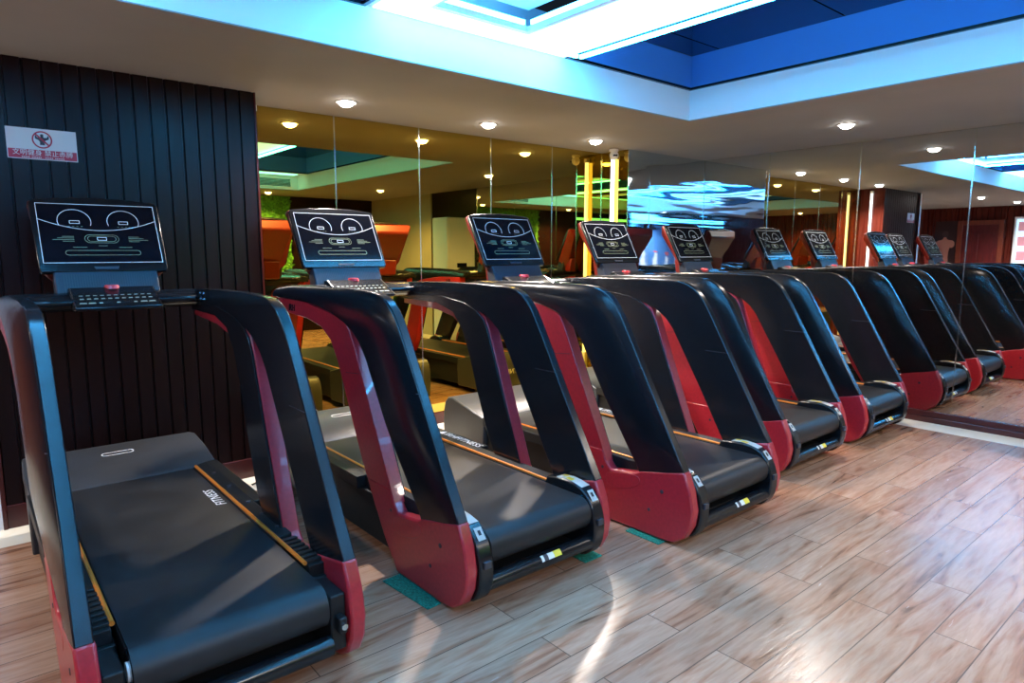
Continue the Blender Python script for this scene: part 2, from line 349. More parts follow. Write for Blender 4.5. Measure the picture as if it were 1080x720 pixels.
# poster with a flexing figure silhouette (seen in the side mirror)
p = empty('wall_poster', (XL+.05, 5.5, 1.15))
tag(p, 'dark poster of a bare torso, seen in the side mirror', 'poster')
finish('poster_sheet', boxes((0, .006, -.25, .22, 0, 1.05)), mat('poster_dark', (.03, .012, .012), .4), p, smooth=False)
bm = bmesh.new()
skin = mat('poster_skin', (.42, .17, .12), .5)
body = [(-.04,.62),(-.19,.60),(-.21,.48),(-.14,.42),(-.11,.46),(-.08,.28),(-.10,.06),(.08,.06),(.07,.28),(.10,.46),(.13,.42),(.19,.48),(.17,.60),(.04,.62),(.035,.68),(-.035,.68)]
prism(bm, chaikin(body, 1, True), .006, .008); finish('printed_torso', bm, skin, p, smooth=False)
bm = bmesh.new(); cyl(bm, (.0075, 0, .75), .07, .003, 'X', 20); finish('printed_head', bm, mat('poster_hair', (.06, .03, .03), .5), p, smooth=False)
# lit price board at the end of the side mirror reflection
p = empty('light_box', (XL+.05, 3.75, 1.2)); tag(p, 'tall lit notice board with white sheets, reflected at the edge of the side mirror', 'light box')
finish('box_frame', boxes((0, .06, -.42, .42, -.05, 1.05)), M['white'], p, .004, smooth=False)
finish('lit_face', boxes((.06, .064, -.38, .38, 0, 1.0)), mat('lit_sheet', (.6, .8, .9), .5, emis=(.45, .75, 1), es=1.3), p, smooth=False)
pr_ = mat('print_red', (.5, .2, .25), .5, emis=(.7, .35, .4), es=.5)
for i in range(3):
    for j in range(3): finish('printed_block', boxes((.064, .066, -.3 + .24*i, -.14 + .24*i, .1 + .32*j, .3 + .32*j)), pr_, p, smooth=False)

# mural of white figures on the rear wall (seen in the corner mirror)
p = empty('wall_mural', (-2.4, YB+.002, .75)); tag(p, 'blue mural with pale triangular figures and red round heads, seen in the corner mirror', 'mural')
finish('mural_board', boxes((-1.6, 1.6, 0, .02, 0, 1.35)), mat('mural_blue', (.04, .14, .38), .4), p, smooth=False)
mw = mat('mural_white', (.7, .75, .8), .5); mr_ = mat('mural_red', (.5, .08, .06), .5)
for i in range(6):
    bm = bmesh.new(); bh = bmesh.new()
    x = -1.3 + i*.52; h = .55 + .12*(i % 3)
    vs = [(x-.2, .1), (x-.05, .1), (x, h*.55), (x+.05, .1), (x+.2, .1), (x+.03, h), (x-.03, h)]
    a = [bm.verts.new((u, .021, v)) for u, v in vs]; bm.faces.new(a); 
    b2 = [bm.verts.new((u, .024, v)) for u, v in vs]; bm.faces.new(b2[::-1])
    for j in range(7): bm.faces.new((a[j], a[(j+1) % 7], b2[(j+1) % 7], b2[j]))
    cyl(bh, (x, .023, h+.12), .08, .005, 'Y', 18)
    finish('painted_figure', bm, mw, p, smooth=False); finish('painted_head', bh, mr_, p, smooth=False)

tag(finish('added_light_line', boxes((-4.8, -.6, YB+.01, YB+.05, 2.30, 2.36)), M['strip_weak'], smooth=False), 'added glowing cyan line high on the rear wall, giving a streak in the corner mirror', 'light strip')  # invented strip: gives the mirror a streak and washes the rear wall blue
# planted green wall
gw = bmesh.new(); box(gw, 2.05, 4.8, YB+.002, YB+.05, .9, 2.49)
for i in range(2600):
    x = random.uniform(2.05, 4.8); z = random.uniform(.92, 2.47); s = random.uniform(.02, .045); y = YB + .06 + random.uniform(0, .05)
    a = random.uniform(0, 6.28); d1 = Vector((math.cos(a)*s, random.uniform(-.01, .015), math.sin(a)*s)); d2 = Vector((-math.sin(a)*s*.5, random.uniform(-.01, .01), math.cos(a)*s*.5))
    c = Vector((x, y, z)); f = [gw.verts.new(c - d1), gw.verts.new(c + d2), gw.verts.new(c + d1), gw.verts.new(c - d2)]; gw.faces.new(f)
tag(finish('planted_wall', gw, M['leaf'], smooth=False), 'bright green leafy planted wall panel, seen in the amber mirrors', 'plant wall', kind='stuff')

# standing air conditioner
a = empty('standing_air_conditioner', (6.08, .84, 0)); tag(a, 'tall pale standing air conditioner cabinet seen in the amber mirror behind the treadmills', 'air conditioner')
finish('cabinet_body', boxes((-.27, .27, -.2, .2, .06, 2.02)), M['white'], a, .02)
finish('air_grille', boxes(*[(-.22, .22, .2, .212, 1.62 + i*.035, 1.64 + i*.035) for i in range(9)]), M['white'], a, smooth=False)
finish('control_panel', boxes((-.08, .10, .2, .208, 1.25, 1.32)), M['black'], a, smooth=False)
finish('lower_grille', boxes(*[(-.22, .22, .2, .21, .15 + i*.04, .17 + i*.04) for i in range(12)]), M['white'], a, smooth=False)
finish('plinth', boxes((-.24, .24, -.17, .17, 0, .06)), M['black'], a, smooth=False)

# vent in the cove face
v = empty('air_vent', (3.9, cy0, 2.615)); tag(v, 'dark slatted air vent in the rear side of the ceiling cove, seen in amber mirror', 'vent')
finish('vent_frame', boxes((-.45, .45, 0, .012, -.08, -.065), (-.45, .45, 0, .012, .065, .08), (-.45, -.43, 0, .012, -.065, .065), (.43, .45, 0, .012, -.065, .065)), M['white'], v, smooth=False)
finish('vent_slats', boxes(*[(-.43, .43, 0, .01, -.06 + i*.02, -.052 + i*.02) for i in range(6)]), M['black'], v, smooth=False)

# recessed spots
def downlight(x, y, label, power=DOWN_POWER):
    r = empty('recessed_downlight', (x, y, H)); tag(r, label, 'ceiling light', 'recessed round ceiling lights')
    bm = bmesh.new(); n = 28; z0 = -.006
    rings = []
    for rad, z in ((.070, 0), (.068, z0), (.057, z0), (.052, -.001)):
        rings.append([bm.verts.new((rad*math.cos(2*math.pi*i/n), rad*math.sin(2*math.pi*i/n), z)) for i in range(n)])
    for p_, q in zip(rings, rings[1:]):
        for i in range(n): bm.faces.new((p_[i], p_[(i+1) % n], q[(i+1) % n], q[i]))
    finish('trim_ring', bm, M['white'], r)
    bm = bmesh.new(); bmesh.ops.create_uvsphere(bm, u_segments=24, v_segments=12, radius=.052, matrix=Matrix.Translation((0, 0, -.002)) @ Matrix.Diagonal((1, 1, .62, 1))); finish('lamp_disc', bm, M['lamp'], r, smooth=False)
    ld = bpy.data.lights.new('lamp_light', 'SPOT'); ld.energy = power; ld.color = DOWN_COL; ld.spot_size = R(150); ld.spot_blend = .9; ld.shadow_soft_size = .045
    lo = bpy.data.objects.new('lamp_light', ld); C.objects.link(lo); lo.parent = r; lo.location = (0, 0, -.09)
    return r
downlight(2.12, 4.27, 'round white downlight above the second treadmill, first of the row by the amber mirrors')
downlight(3.34, 4.27, 'round white downlight above the third treadmill, middle of the row by the amber mirrors')
downlight(4.58, 4.27, 'round white downlight nearest the security camera')
downlight(5.53, 2.45, 'round white downlight beyond the corner of the cyan cove', DOWN_POWER*.42)
downlight(5.5, -.42, 'round white downlight near the tall air conditioner, seen only in amber mirror', DOWN_POWER)
downlight(4.2, -1.95, 'round white downlight in front of the planted wall, seen only in amber mirror', DOWN_POWER*1.6)
downlight(1.6, -1.95, 'round white downlight added as fill, in front of the rear wall beside the mural', DOWN_POWER*1.6)  # unseen lamp, added as warm fill from behind the camera
downlight(-1.2, -1.95, 'round white downlight added as fill, in front of the mural', DOWN_POWER*1.6)  # another unseen lamp added for warm fill
downlight(-4.1, .9, 'round white downlight added as fill, along the slatted wall opposite the side mirror', DOWN_POWER*1.6)  # unseen side lamp, also added for warm fill
downlight(-1.8, 4.0, 'round white downlight over the white stone floor past the wood wall')
downlight(-3.6, 3.86, 'round white downlight in front of the lit notice board')

# tube lights
for x, n_ in ((XC-.03, 'vertical white tube light in front of the narrow amber mirror on the column'), (XW+.04, 'vertical white tube light behind the end of the wood wall, seen in the side mirror')):
    r = empty('tube_light', (x, 4.58, 0)); tag(r, n_, 'tube light', 'vertical white tube lights')
    bm = bmesh.new(); cyl(bm, (0, 0, 1.42), .019, 2.0, 'Z', 16); finish('glowing_tube', bm, M['tube'], r)
    finish('base_box', boxes((-.022, .022, -.03, .03, .10, .42)), M['white'], r, .004, smooth=False)
    finish('wall_bracket', boxes((-.022, .022, -.022, .022, 2.42, 2.46)), M['white'], r, .004, smooth=False)

# security camera
s = empty('security_camera', (5.09, 4.50, H)); tag(s, 'small white round security camera on the ceiling beside the mirrored column', 'camera')
bm = bmesh.new(); cyl(bm, (0, 0, -.012), .045, .024); finish('mount_base', bm, M['white'], s, .004)
bm = bmesh.new(); bmesh.ops.create_uvsphere(bm, u_segments=24, v_segments=16, radius=.045, matrix=Matrix.Translation((0, -.005, -.06))); finish('camera_body', bm, M['white'], s)
bm = bmesh.new()
for dx in (-.012, .012): cyl(bm, (-.024+dx*.7, -.042-dx*.4, -.065), .008, .02, 'Y', 12)
finish('lens', bm, M['black'], s)

# sign on the wood wall
s = empty('wall_sign', (.415, YF-.001, 1.985)); tag(s, 'white and red rectangular notice with a crossed-out muscular figure on the dark wood wall', 'sign')
finish('sign_board', boxes((-.155, .155, -.004, 0, 0, .160)), M['sticker_white'], s, smooth=False)
bm = boxes((-.151, .151, -.0055, -.004, .004, .050)); 
M['sign_red'] = mat('sign_red', (.50, .01, .04), .4)
finish('red_band', bm, M['sign_red'], s, smooth=False)
bm = bmesh.new(); n = 40; cxx, czz = 0, .104
for r0, r1 in ((.038, .045),):
    a = [[bm.verts.new((cxx + rr*math.cos(2*math.pi*i/n), yy, czz + rr*math.sin(2*math.pi*i/n))) for i in range(n)] for rr, yy in ((r0, -.0052), (r1, -.0052), (r1, -.004), (r0, -.004))]
    for j in range(4):
        for i in range(n): bm.faces.new((a[j][i], a[j][(i+1) % n], a[(j+1) % 4][(i+1) % n], a[(j+1) % 4][i]))
c45 = math.cos(R(45))
q = [(-.038*c45-.003, .038*c45-.003), (-.038*c45+.003, .038*c45+.003), (.038*c45+.003, -.038*c45+.003), (.038*c45-.003, -.038*c45-.003)]
a_ = [bm.verts.new((u, -.0062, czz+v)) for u, v in q]; b_ = [bm.verts.new((u, -.0055, czz+v)) for u, v in q]
bm.faces.new(a_); bm.faces.new(b_[::-1])
for j in range(4): bm.faces.new((a_[j], a_[(j+1) % 4], b_[(j+1) % 4], b_[j]))
finish('red_ring', bm, M['sign_red'], s, smooth=False)
bm = bmesh.new()
fig = [(-.006,.018),(-.008,.011),(-.022,.012),(-.026,.022),(-.031,.019),(-.030,.004),(-.015,-.003),(-.010,-.012),(-.011,-.027),(.011,-.027),(.010,-.012),(.015,-.003),(.030,.004),(.031,.019),(.026,.022),(.022,.012),(.008,.011),(.006,.018)]
a_ = [bm.verts.new((u, -.0055, czz+v)) for u, v in fig]; b_ = [bm.verts.new((u, -.004, czz+v)) for u, v in fig]
bm.faces.new(a_); bm.faces.new(b_[::-1])
for j in range(len(fig)): bm.faces.new((a_[j], a_[(j+1) % len(fig)], b_[(j+1) % len(fig)], b_[j]))
cyl(bm, (0, -.00475, czz+.022), .0075, .0015, 'Y', 14)
finish('black_figure', bm, M['sticker_dark'], s, smooth=False)
text_object('sign_lettering', '文明健身 禁止赤膊', .032, M['sticker_white'], s, basis((0, -.0058, .032), (1, 0, 0), (0, 0, 1)), .0003, space=1.02)
bm = bmesh.new()
for i in range(26):
    if i not in (5, 12, 13, 19): box(bm, -.095 + i*.0073, -.095 + i*.0073 + .0048, -.006, -.0055, .008, .013)
finish('small_print', bm, M['sticker_white'], s, smooth=False)

# cable across the stone floor
bm = bmesh.new(); pts = [(1.35, 4.22, .008), (1.5, 4.30, .008), (1.75, 4.42, .008), (2.1, 4.50, .008), (2.7, 4.62, .008), (3.0, 4.66, .008)]
tube(bm, chaikin(pts, 3), .006, 8); tag(finish('power_cable', bm, M['cable']), 'thin black power cable lying on the white stone floor behind the treadmills', 'cable')

# ================================================================== TREADMILL
HWB, HWT = .43, .465
def sm(z, a, b): t_ = max(0, min(1, (z-a)/(b-a))); return t_*t_*(3-2*t_)
def lin(z): return max(0, min(1, (z-.4)/.85))
def outer(s, off=0): return lambda y, z: s * (HWB + (HWT-HWB)*lin(z) - off)
def inner(s, t0, t1, off=0): return lambda y, z: s * (HWB + (HWT-HWB)*lin(z) - off - (t0 + (t1-t0)*lin(z)))
ARM_OUT = [(.06,.40),(.26,.745),(.46,1.09),(.505,1.165),(.545,1.222),(.595,1.267),(.65,1.295),(.72,1.311),(1.0,1.318),(1.4,1.315),(1.72,1.305),(1.90,1.285)]
ARM_IN = [(1.90,1.235),(1.72,1.235),(1.32,1.225),(1.12,1.195),(.97,1.155),(.89,1.125),(.815,1.075),(.755,1.01),(.54,.665),(.34,.325)]
STR_R = [(.575,.33),(.74,.71),(.89,1.055),(.93,1.13),(1.0,1.17)]
STR_F = [(1.12,1.19),(1.45,1.23),(1.82,1.232),(1.82,1.16),(1.42,1.14),(1.25,1.11),(1.145,1.05),(1.075,.94),(.985,.72),(.885,.48),(.80,.33)]
LINING = [(.581,.33),(.746,.71),(.896,1.055),(.935,1.115),(1.0,1.16),(1.12,1.20),(1.4,1.235),(1.84,1.24),(1.84,1.19),(1.42,1.185),(1.24,1.14),(1.14,1.04),(1.065,.90),(.975,.68),(.87,.45),(.79,.33)]
FOOT = [(.06,.405),(.02,.31),(.0,.21),(.012,.13),(.05,.06),(.11,.02),(.19,.008),(.56,.008),(.68,.15),(.80,.335),(.83,.40),(.605,.40),(.585,.345),(.54,.30),(.37,.325),(.33,.345)]

def resample(pts, n):
    d = [0]
    for a, b in zip(pts, pts[1:]): d.append(d[-1] + math.hypot(b[0]-a[0], b[1]-a[1]))
    out = []
    for k in range(n):
        t = d[-1]*k/(n-1); i = max(j for j in range(len(d)) if d[j] <= t + 1e-9); i = min(i, len(pts)-2)
        f = (t-d[i])/max(1e-9, d[i+1]-d[i]); out.append((pts[i][0]+(pts[i+1][0]-pts[i][0])*f, pts[i][1]+(pts[i+1][1]-pts[i][1])*f))
    return out
def arm_loft(s):
    n = 44; A = resample(ARM_OUT, n); B = resample(ARM_IN[::-1], n); bm = bmesh.new(); rings = []
    for (ya, za), (yb, zb) in zip(A, B):
        def P(f, x): 
            y, z = ya+(yb-ya)*f, za+(zb-za)*f; g = max(0, min(1, (z-.36)/.35)); return bm.verts.new((s*(.43 + (x-.43)*g) if x > .42 else s*x, y, z))
        rings.append([P(0, .379), P(0, .424), P(.04, .430), P(.14, .443), P(.32, .456), P(.6, .464), P(1, .466), P(1, .379)])
    for a, b in zip(rings, rings[1:]):
        for k in range(8): bm.faces.new((a[k], a[(k+1) % 8], b[(k+1) % 8], b[k]))
    bm.faces.new(rings[0]); bm.faces.new(rings[-1][::-1]); return bm
def line_mesh(paths, wd, frame, h=.0006):
    """ribbons in the panel plane; frame(u,v,w)->3D"""
    bm = bmesh.new()
    for pts, closed in paths:
        n = len(pts); L_, Rr = [], []
        for i in range(n):
            if closed: p0, p1 = pts[i-1], pts[(i+1) % n]
            else: p0, p1 = pts[max(i-1, 0)], pts[min(i+1, n-1)]
            dx, dy = p1[0]-p0[0], p1[1]-p0[1]; l = math.hypot(dx, dy) or 1; nx, ny = -dy/l*wd/2, dx/l*wd/2
            L_.append(bm.verts.new(frame(pts[i][0]+nx, pts[i][1]+ny, h))); Rr.append(bm.verts.new(frame(pts[i][0]-nx, pts[i][1]-ny, h)))
        for i in range(n if closed else n-1):
            j = (i+1) % n; bm.faces.new((L_[i], L_[j], Rr[j], Rr[i]))
    return bm
def arc(cx, cy, r, a0, a1, n=24, ry=None): 
    ry = ry or r
    return [(cx + r*math.cos(R(a0+(a1-a0)*i/n)), cy + ry*math.sin(R(a0+(a1-a0)*i/n))) for i in range(n+1)]
def rect(cx, cy, w_, h_): 
    o_ = []
    c_ = [(cx-w_/2, cy-h_/2), (cx+w_/2, cy-h_/2), (cx+w_/2, cy+h_/2), (cx-w_/2, cy+h_/2)]
    return c_
def seg_rect(cx, cy, w_, h_):
    c = rect(cx, cy, w_, h_); return [([c[i], c[(i+1) % 4]], False) for i in range(4)]
def stadium(cx, cy, w_, h_):
    r = h_/2; return arc(cx+w_/2-r, cy, r, -90, 90, 8) + arc(cx-w_/2+r, cy, r, 90, 270, 8)

def treadmill(old):
    t = empty('treadmill', (0, 0, 0))
    for s in (-1, 1):
        # black hoop: rear leg and top arm
        bm = arm_loft(s)
        arm = finish('side_arm', bm, M['black'], t, .005, seg=2)
        bm = bmesh.new(); prism(bm, [(.350,.893),(.50,.893),(.50,.8955),(.350,.8955)], s*.378, s*.431); finish('panel_joint', bm, M['sticker_dark'], arm, smooth=False)
        for by, bz in ((1.60, 1.285), (1.66, 1.285), (1.60, 1.255), (1.66, 1.255)):
            bm = bmesh.new(); cyl(bm, (s*.378, by, bz), .007, .006, 'X', 10); finish('arm_bolt', bm, M['chrome'], arm)
        # red front strut with black lining
        bm = bmesh.new(); prism(bm, STR_R + STR_F, outer(s, .002), inner(s, .066, .074, .002)); st = finish('front_strut', bm, M['red'], t, .004)
        bm = bmesh.new(); prism(bm, LINING, inner(s, .064, .072, .002), inner(s, .074, .084, .002)); finish('strut_lining', bm, M['black'], st, .002)
        bm = bmesh.new(); prism(bm, [(.85,.913),(.99,.90),(.99,.903),(.85,.916)], outer(s, -.0), inner(s, .05, .056, 0)); finish('strut_joint', bm, M['sticker_dark'], st, smooth=False)
        x_ = s*(HWT-.0015)
        if s < 0: text_object('strut_lettering', 'IRH', .055, M['black'], st, basis((x_, 1.62, 1.185), (0, -1, 0), (0, 0, 1)), .0015, shear=.25)
        # red foot shroud
        bm = bmesh.new(); prism(bm, FOOT, outer(s, -.003), inner(s, .052, .052, .003)); ft = finish('foot_cover', bm, M['red'], t, .010, seg=2)
        bm = bmesh.new(); prism(bm, chaikin([(.33,.325),(.56,.285),(.58,.25),(.56,.21),(.50,.20),(.34,.25)], 2, True), outer(s, -.0045), outer(s, .005)); finish('raised_lip', bm, M['red'], ft, .002)
        for by, bz, br_ in ((.19, .27, .011), (.27, .15, .009), (.60, .30, .009)):
            bm = bmesh.new(); cyl(bm, (s*(HWB+.003), by, bz), br_, .004, 'X', 14); finish('bolt_hole', bm, M['sticker_dark'], ft)
        for by in (.26, .50):
            bm = bmesh.new(); cyl(bm, (s*.39, by, .0075), .03, .002, 'Z', 16); finish('rubber_foot', bm, M['black_matt'], ft)
        # side rail, orange strip
        bm = bmesh.new()
        pr = [(.301,.30),(.302,.345),(.320,.353),(.372,.362),(.374,.30)]
        y0, y1 = (.22 if not old else .52), 1.72
        a_ = [bm.verts.new((s*x, y0, z)) for x, z in pr]; b_ = [bm.verts.new((s*x, y1, z)) for x, z in pr]
        bm.faces.new(a_); bm.faces.new(b_[::-1])
        for i in range(5): bm.faces.new((a_[i], b_[i], b_[(i+1) % 5], a_[(i+1) % 5]))
        box(bm, *(sorted((s*.370, s*.425))), .96, 1.72, .30, .3625)
        rail = finish('side_rail', bm, M['black_matt'], t, .003)
        bm = bmesh.new(); yo = .24
        tube(bm, [(s*.312, yo, .351), (s*.312, (yo+1.70)/2, .352), (s*.312, 1.70, .352)], .008, 8); finish('orange_strip', bm, M['orange'], rail)
        if old:
            bm = bmesh.new()
            for i in range(7): box(bm, s*.318 if s > 0 else -.376, .376 if s > 0 else -.318, .24+i*.038, .262+i*.038, .345, .358)
            box(bm, *(sorted((s*.318, s*.376))), .22, .52, .30, .345); finish('ribbed_step', bm, M['black_matt'], t, .002)
            for yb in (.62, .80, .98, 1.25, 1.5):
                bm = bmesh.new(); cyl(bm, (s*.35, yb, .357), .010, .012, 'Z', 6); finish('rail_bolt', bm, M['sticker_dark'], rail)
            bm = bmesh.new(); box(bm, *(sorted((s*.315, s*.372))), .04, .20, .09, .30); box(bm, *(sorted((s*.33, s*.36))), .0, .06, .17, .23)
            br = finish('roller_bracket', bm, M['black_matt'], t, .006)
            bm = bmesh.new(); cyl(bm, (s*.345, -.004, .20), .012, .012, 'Y', 6); finish('adjusting_bolt', bm, M['chrome'], br)
        else:
            cap = [(.36,.372),(.20,.392),(.10,.385),(.035,.345),(-.005,.27),(-.015,.19),(.0,.11),(.035,.06),(.09,.04),(.30,.04),(.36,.08)]
            bm = bmesh.new(); prism(bm, chaikin(cap, 1, True), s*.302, s*.374); cp = finish('end_cap', bm, M['black'], t, .008)
            # stickers wrapped on the crest
            def patch(pts, x0, x1, m_, nm):
                bm = bmesh.new()
                for (p0, p1) in zip(pts, pts[1:]):
                    box_v = [bm.verts.new((xx, p[0]-dn[0], p[1]+dn[1])) for xx, p, dn in ((x0, p0, (.0012, .0015)), (x1, p0, (.0012, .0015)), (x1, p1, (.0012, .0015)), (x0, p1, (.0012, .0015)))]
                    bm.faces.new(box_v)
                bmesh.ops.solidify(bm, geom=bm.faces[:], thickness=.0008)
                return finish(nm, bm, m_, cp, smooth=False)
            xa, xb = sorted((s*.310, s*.366))
            patch([(.26,.386),(.19,.3925),(.14,.389),(.085,.3775)], xa, xb, M['sticker_white'], 'warning_sticker')
            patch([(.20,.3935),(.16,.392)], xa+.004, xb-.024, M['sticker_yellow'], 'sticker_stripe')
            patch([(.25,.389),(.215,.3925)], xa+.03, xb-.004, M['sticker_yellow'], 'sticker_stripe')
            patch([(.060,.366),(.022,.323)], xa+.01, xb-.008, M['sticker_white'], 'pictogram_sticker')
            patch([(.050,.3565),(.036,.340)], xa+.022, xb-.020, M['sticker_dark'], 'pictogram_mark')
            bm = bmesh.new(); box(bm, xa+.010, xb-.010, -.020, .02, .215, .245); finish('cap_notch', bm, M['sticker_dark'], cp, .002, smooth=False)
    # running deck
    bm = boxes((-.30, .30, .12, 1.95, .24, .325), (-.37, .37, .14, .30, .05, .10), (-.40, -.31, .2, 2.15, .07, .30), (.31, .40, .2, 2.15, .07, .30), (-.40, .40, 2.0, 2.15, .03, .12))
    finish('deck_frame', bm, M['black_matt'], t, .004, smooth=False)
    # belt loop
    bm = bmesh.new(); cyy, czz, rr = .085, .265, .078
    prof = [(1.85, .343), (.9, .343), (.3, .343)] + [(cyy - rr*math.sin(R(a_)), czz + rr*math.cos(R(a_))) for a_ in range(0, 181, 12)] + [(.5, .187), (1.0, .187), (1.0, .193), (.5, .193)] + [(cyy - (rr-.006)*math.sin(R(a_)), czz + (rr-.006)*math.cos(R(a_))) for a_ in range(180, -1, -12)] + [(.3, .337), (.9, .337), (1.85, .337)]
    bb = bmesh.new(); prism(bb, prof, -.298, .298); belt = finish('running_belt', bb, M['belt'], t)
    bm.free()
    if old:
        text_object('belt_lettering', 'FITNESS', .062, M['letter'], belt, basis((.262, 1.18, .3437), (0, 1, 0), (-1, 0, 0)), .0003, shear=.2, space=1.1)
    else:
        text_object('rail_lettering', '\u25b2IRHFITNESS', .066, M['letter'], t.children[[c.name.split('.')[0] for c in t.children].index('side_rail', 0)] if False else [c for c in t.children if c.name.startswith('side_rail')][1],
                    basis((.378, 1.19, .3632), (0, -1, 0), (1, 0, 0)), .0004, shear=.15, space=1.08)
    bm = bmesh.new(); cyl(bm, (0, .085, .265), .062, .60, 'X', 24); rl_ = finish('rear_roller', bm, M['black'], t)
    for hx in (-.3, .3):
        bm = bmesh.new(); cyl(bm, (hx, .085, .265), .03, .012, 'X', 16); finish('roller_hub', bm, M['white'], rl_)
    # lower cross tube
    bm = bmesh.new(); cyl(bm, (0, .035, .125), .036, .62, 'X', 24); ct = finish('cross_tube', bm, M['black'], t)
    if not old:
        bm = bmesh.new()
        for i in range(4):
            a0, a1 = R(118+i*11), R(118+(i+1)*11)
            for (x0, x1, mi, e) in ((-.02, .10, 0, .0375), (-.005, .02, 1, .0380), (.055, .10, 2, .0380)):
                vs = [bm.verts.new((x, .035+e*math.cos(a__), .125+e*math.sin(a__))) for x, a__ in ((x0, a0), (x1, a0), (x1, a1), (x0, a1))]
                f = bm.faces.new(vs); f.material_index = mi
        finish('tube_sticker', bm, [M['sticker_white'], M['sticker_dark'], M['sticker_yellow']], ct)
    # motor hood
    hp = [(1.70,.335),(1.715,.352),(1.92,.402),(2.10,.436),(2.165,.428),(2.205,.39),(2.228,.32),(2.235,.20),(2.22,.06),(1.72,.06)]
    bm = bmesh.new()
    hw = lambda sgn: (lambda y, z: sgn*(.425 - .02*sm(y, 2.0, 2.24)))
    prism(bm, hp, hw(-1), hw(1)); hd = finish('motor_hood', bm, M['dark_hood' if old else 'grey_hood'], t, .010, seg=2)
    nrm = Vector((0, -.22, .975)).normalized(); up = Vector((0, .975, .22)).normalized()
    def hf(u, v, w_): return Vector((0, 2.0, .4175)) + Vector((1, 0, 0))*u + up*v + nrm*w_
    bm = line_mesh([(stadium(0, 0, .15, .030), True)], .004, hf, .0012); finish('hood_slot_outline', bm, M['letter'], hd, smooth=False)
    bm = bmesh.new(); st_ = stadium(0, 0, .085, .012); bm.faces.new([bm.verts.new(hf(u, v, .001)) for u, v in st_]); finish('hood_slot', bm, M['sticker_dark'], hd, smooth=False)
    if not old: text_object('hood_lettering', 'IRH FITNESS', .075, M['letter'], hd, basis((-.02, 2.2335, .245), (-1, 0, 0), (0, 0, 1)), .0015, shear=.15)
    if not old: finish('hood_label', boxes((-.33, -.24, 2.2, 2.232, .17, .25)), M['sticker_white'], hd, smooth=False)
    # side lower skirt
    # console
    d = Vector((0, .205, .375)).normalized(); nn = Vector((0, -.375, .205)).normalized()
    o0 = Vector((0, 1.855, 1.400))
    def F(u, v, w_): return o0 + Vector((1, 0, 0))*u + d*v + nn*w_
    Hc = .425
    def slab(bm, outline, w0, w1):
        a_ = [bm.verts.new(F(u, v, w0)) for u, v in outline]; b_ = [bm.verts.new(F(u, v, w1)) for u, v in outline]
        bm.faces.new(a_[::-1]); bm.faces.new(b_)
        n_ = len(outline)
        for i in range(n_): bm.faces.new((a_[i], a_[(i+1) % n_], b_[(i+1) % n_], b_[i]))
    out = [(-.275,0),(.275,0),(.282,.02),(.288,.39),(.275,.41),(.14,.426),(0,.431),(-.14,.426),(-.275,.41),(-.288,.39),(-.282,.02)]
    bm = bmesh.new(); slab(bm, out, -.028, 0); cons = finish('console', bm, M['black'], t, .006)
    bm = bmesh.new(); slab(bm, [(-.262,.045),(.262,.045),(.268,.39),(-.268,.39)], .0, .002); finish('display_glass', bm, M['screen'], cons, smooth=False)
    # red shell behind
    bm = bmesh.new()
    fr = [(-.262,.0),(.262,.0),(.292,.415),(-.292,.415)]; bk = [(-.15,-.10),(.15,-.10),(.25,.37),(-.25,.37)]
    a_ = [bm.verts.new(F(u, v, -.014)) for u, v in fr]; b_ = [bm.verts.new(F(u, v, -.045)) for u, v in fr]; c_ = [bm.verts.new(F(u, v, -.105)) for u, v in bk]
    bm.faces.new(a_); bm.faces.new(c_[::-1])
    for i in range(4):
        j = (i+1) % 4; bm.faces.new((a_[i], b_[i], b_[j], a_[j])); bm.faces.new((b_[i], c_[i], c_[j], b_[j]))
    finish('back_shell', bm, M['shell_red'], cons, .018, seg=3)
    bm = bmesh.new(); prism(bm, [(1.90,1.26),(1.925,1.40),(2.01,1.42),(1.985,1.27)], -.18, .18); finish('lower_shell', bm, M['shell_red'], cons, .012)
    P = seg_rect(0, .217, .522, .335)
    sag = [(-.261+.522*i/20, .295 - .062*(1-((i-10)/10)**2)) for i in range(21)]
    P.append((sag, False))
    for cx_ in (-.108, .108):
        P.append((arc(cx_, .285, .072, -20, 200, 26, .068), False)); P += seg_rect(cx_, .280, .042, .016)
    P += seg_rect(0, .185, .04, .016)
    bm = line_mesh(P, .0024, F, .0028); finish('display_lines', bm, M['white_line'], cons, smooth=False)
    P = [(stadium(0, .185, .15, .046), True), (stadium(0, .185, .125, .030), True), (stadium(0, .105, .33, .026), True)]
    for cx_ in (-.108, .108): P += [([(cx_-.03+i*.018, .255), (cx_-.022+i*.018, .255)], False) for i in range(4)]
    for sx in (-1, 1):
        for r_ in range(4): P.append(([(sx*.12, .197-r_*.009), (sx*(.17+.02*((r_*7) % 3)), .197-r_*.009)], False))
    P.append(([(-.13, .136), (-.07, .136)], False)); P.append(([(.07, .136), (.13, .136)], False)); P.append(([(-.02, .145), (.02, .145)], False))
    bm = line_mesh(P, .0016, F, .0028); finish('display_print', bm, M['green_line'], cons, smooth=False)
    bm = bmesh.new(); slab(bm, [(-.05,.012),(.05,.012),(.056,.028),(-.056,.028)], 0, .003); finish('badge', bm, M['grill'], cons, .001, smooth=False)
    # mast with grill
    bm = bmesh.new(); prism(bm, [(1.80,1.275),(1.865,1.41),(1.93,1.41),(1.90,1.26)], -.228, .228); ms = finish('console_mast', bm, M['grill'], t, .008)
    bm = bmesh.new(); dm = Vector((0, .065, .135)).normalized(); nm_ = Vector((0, -.135, .065)).normalized()
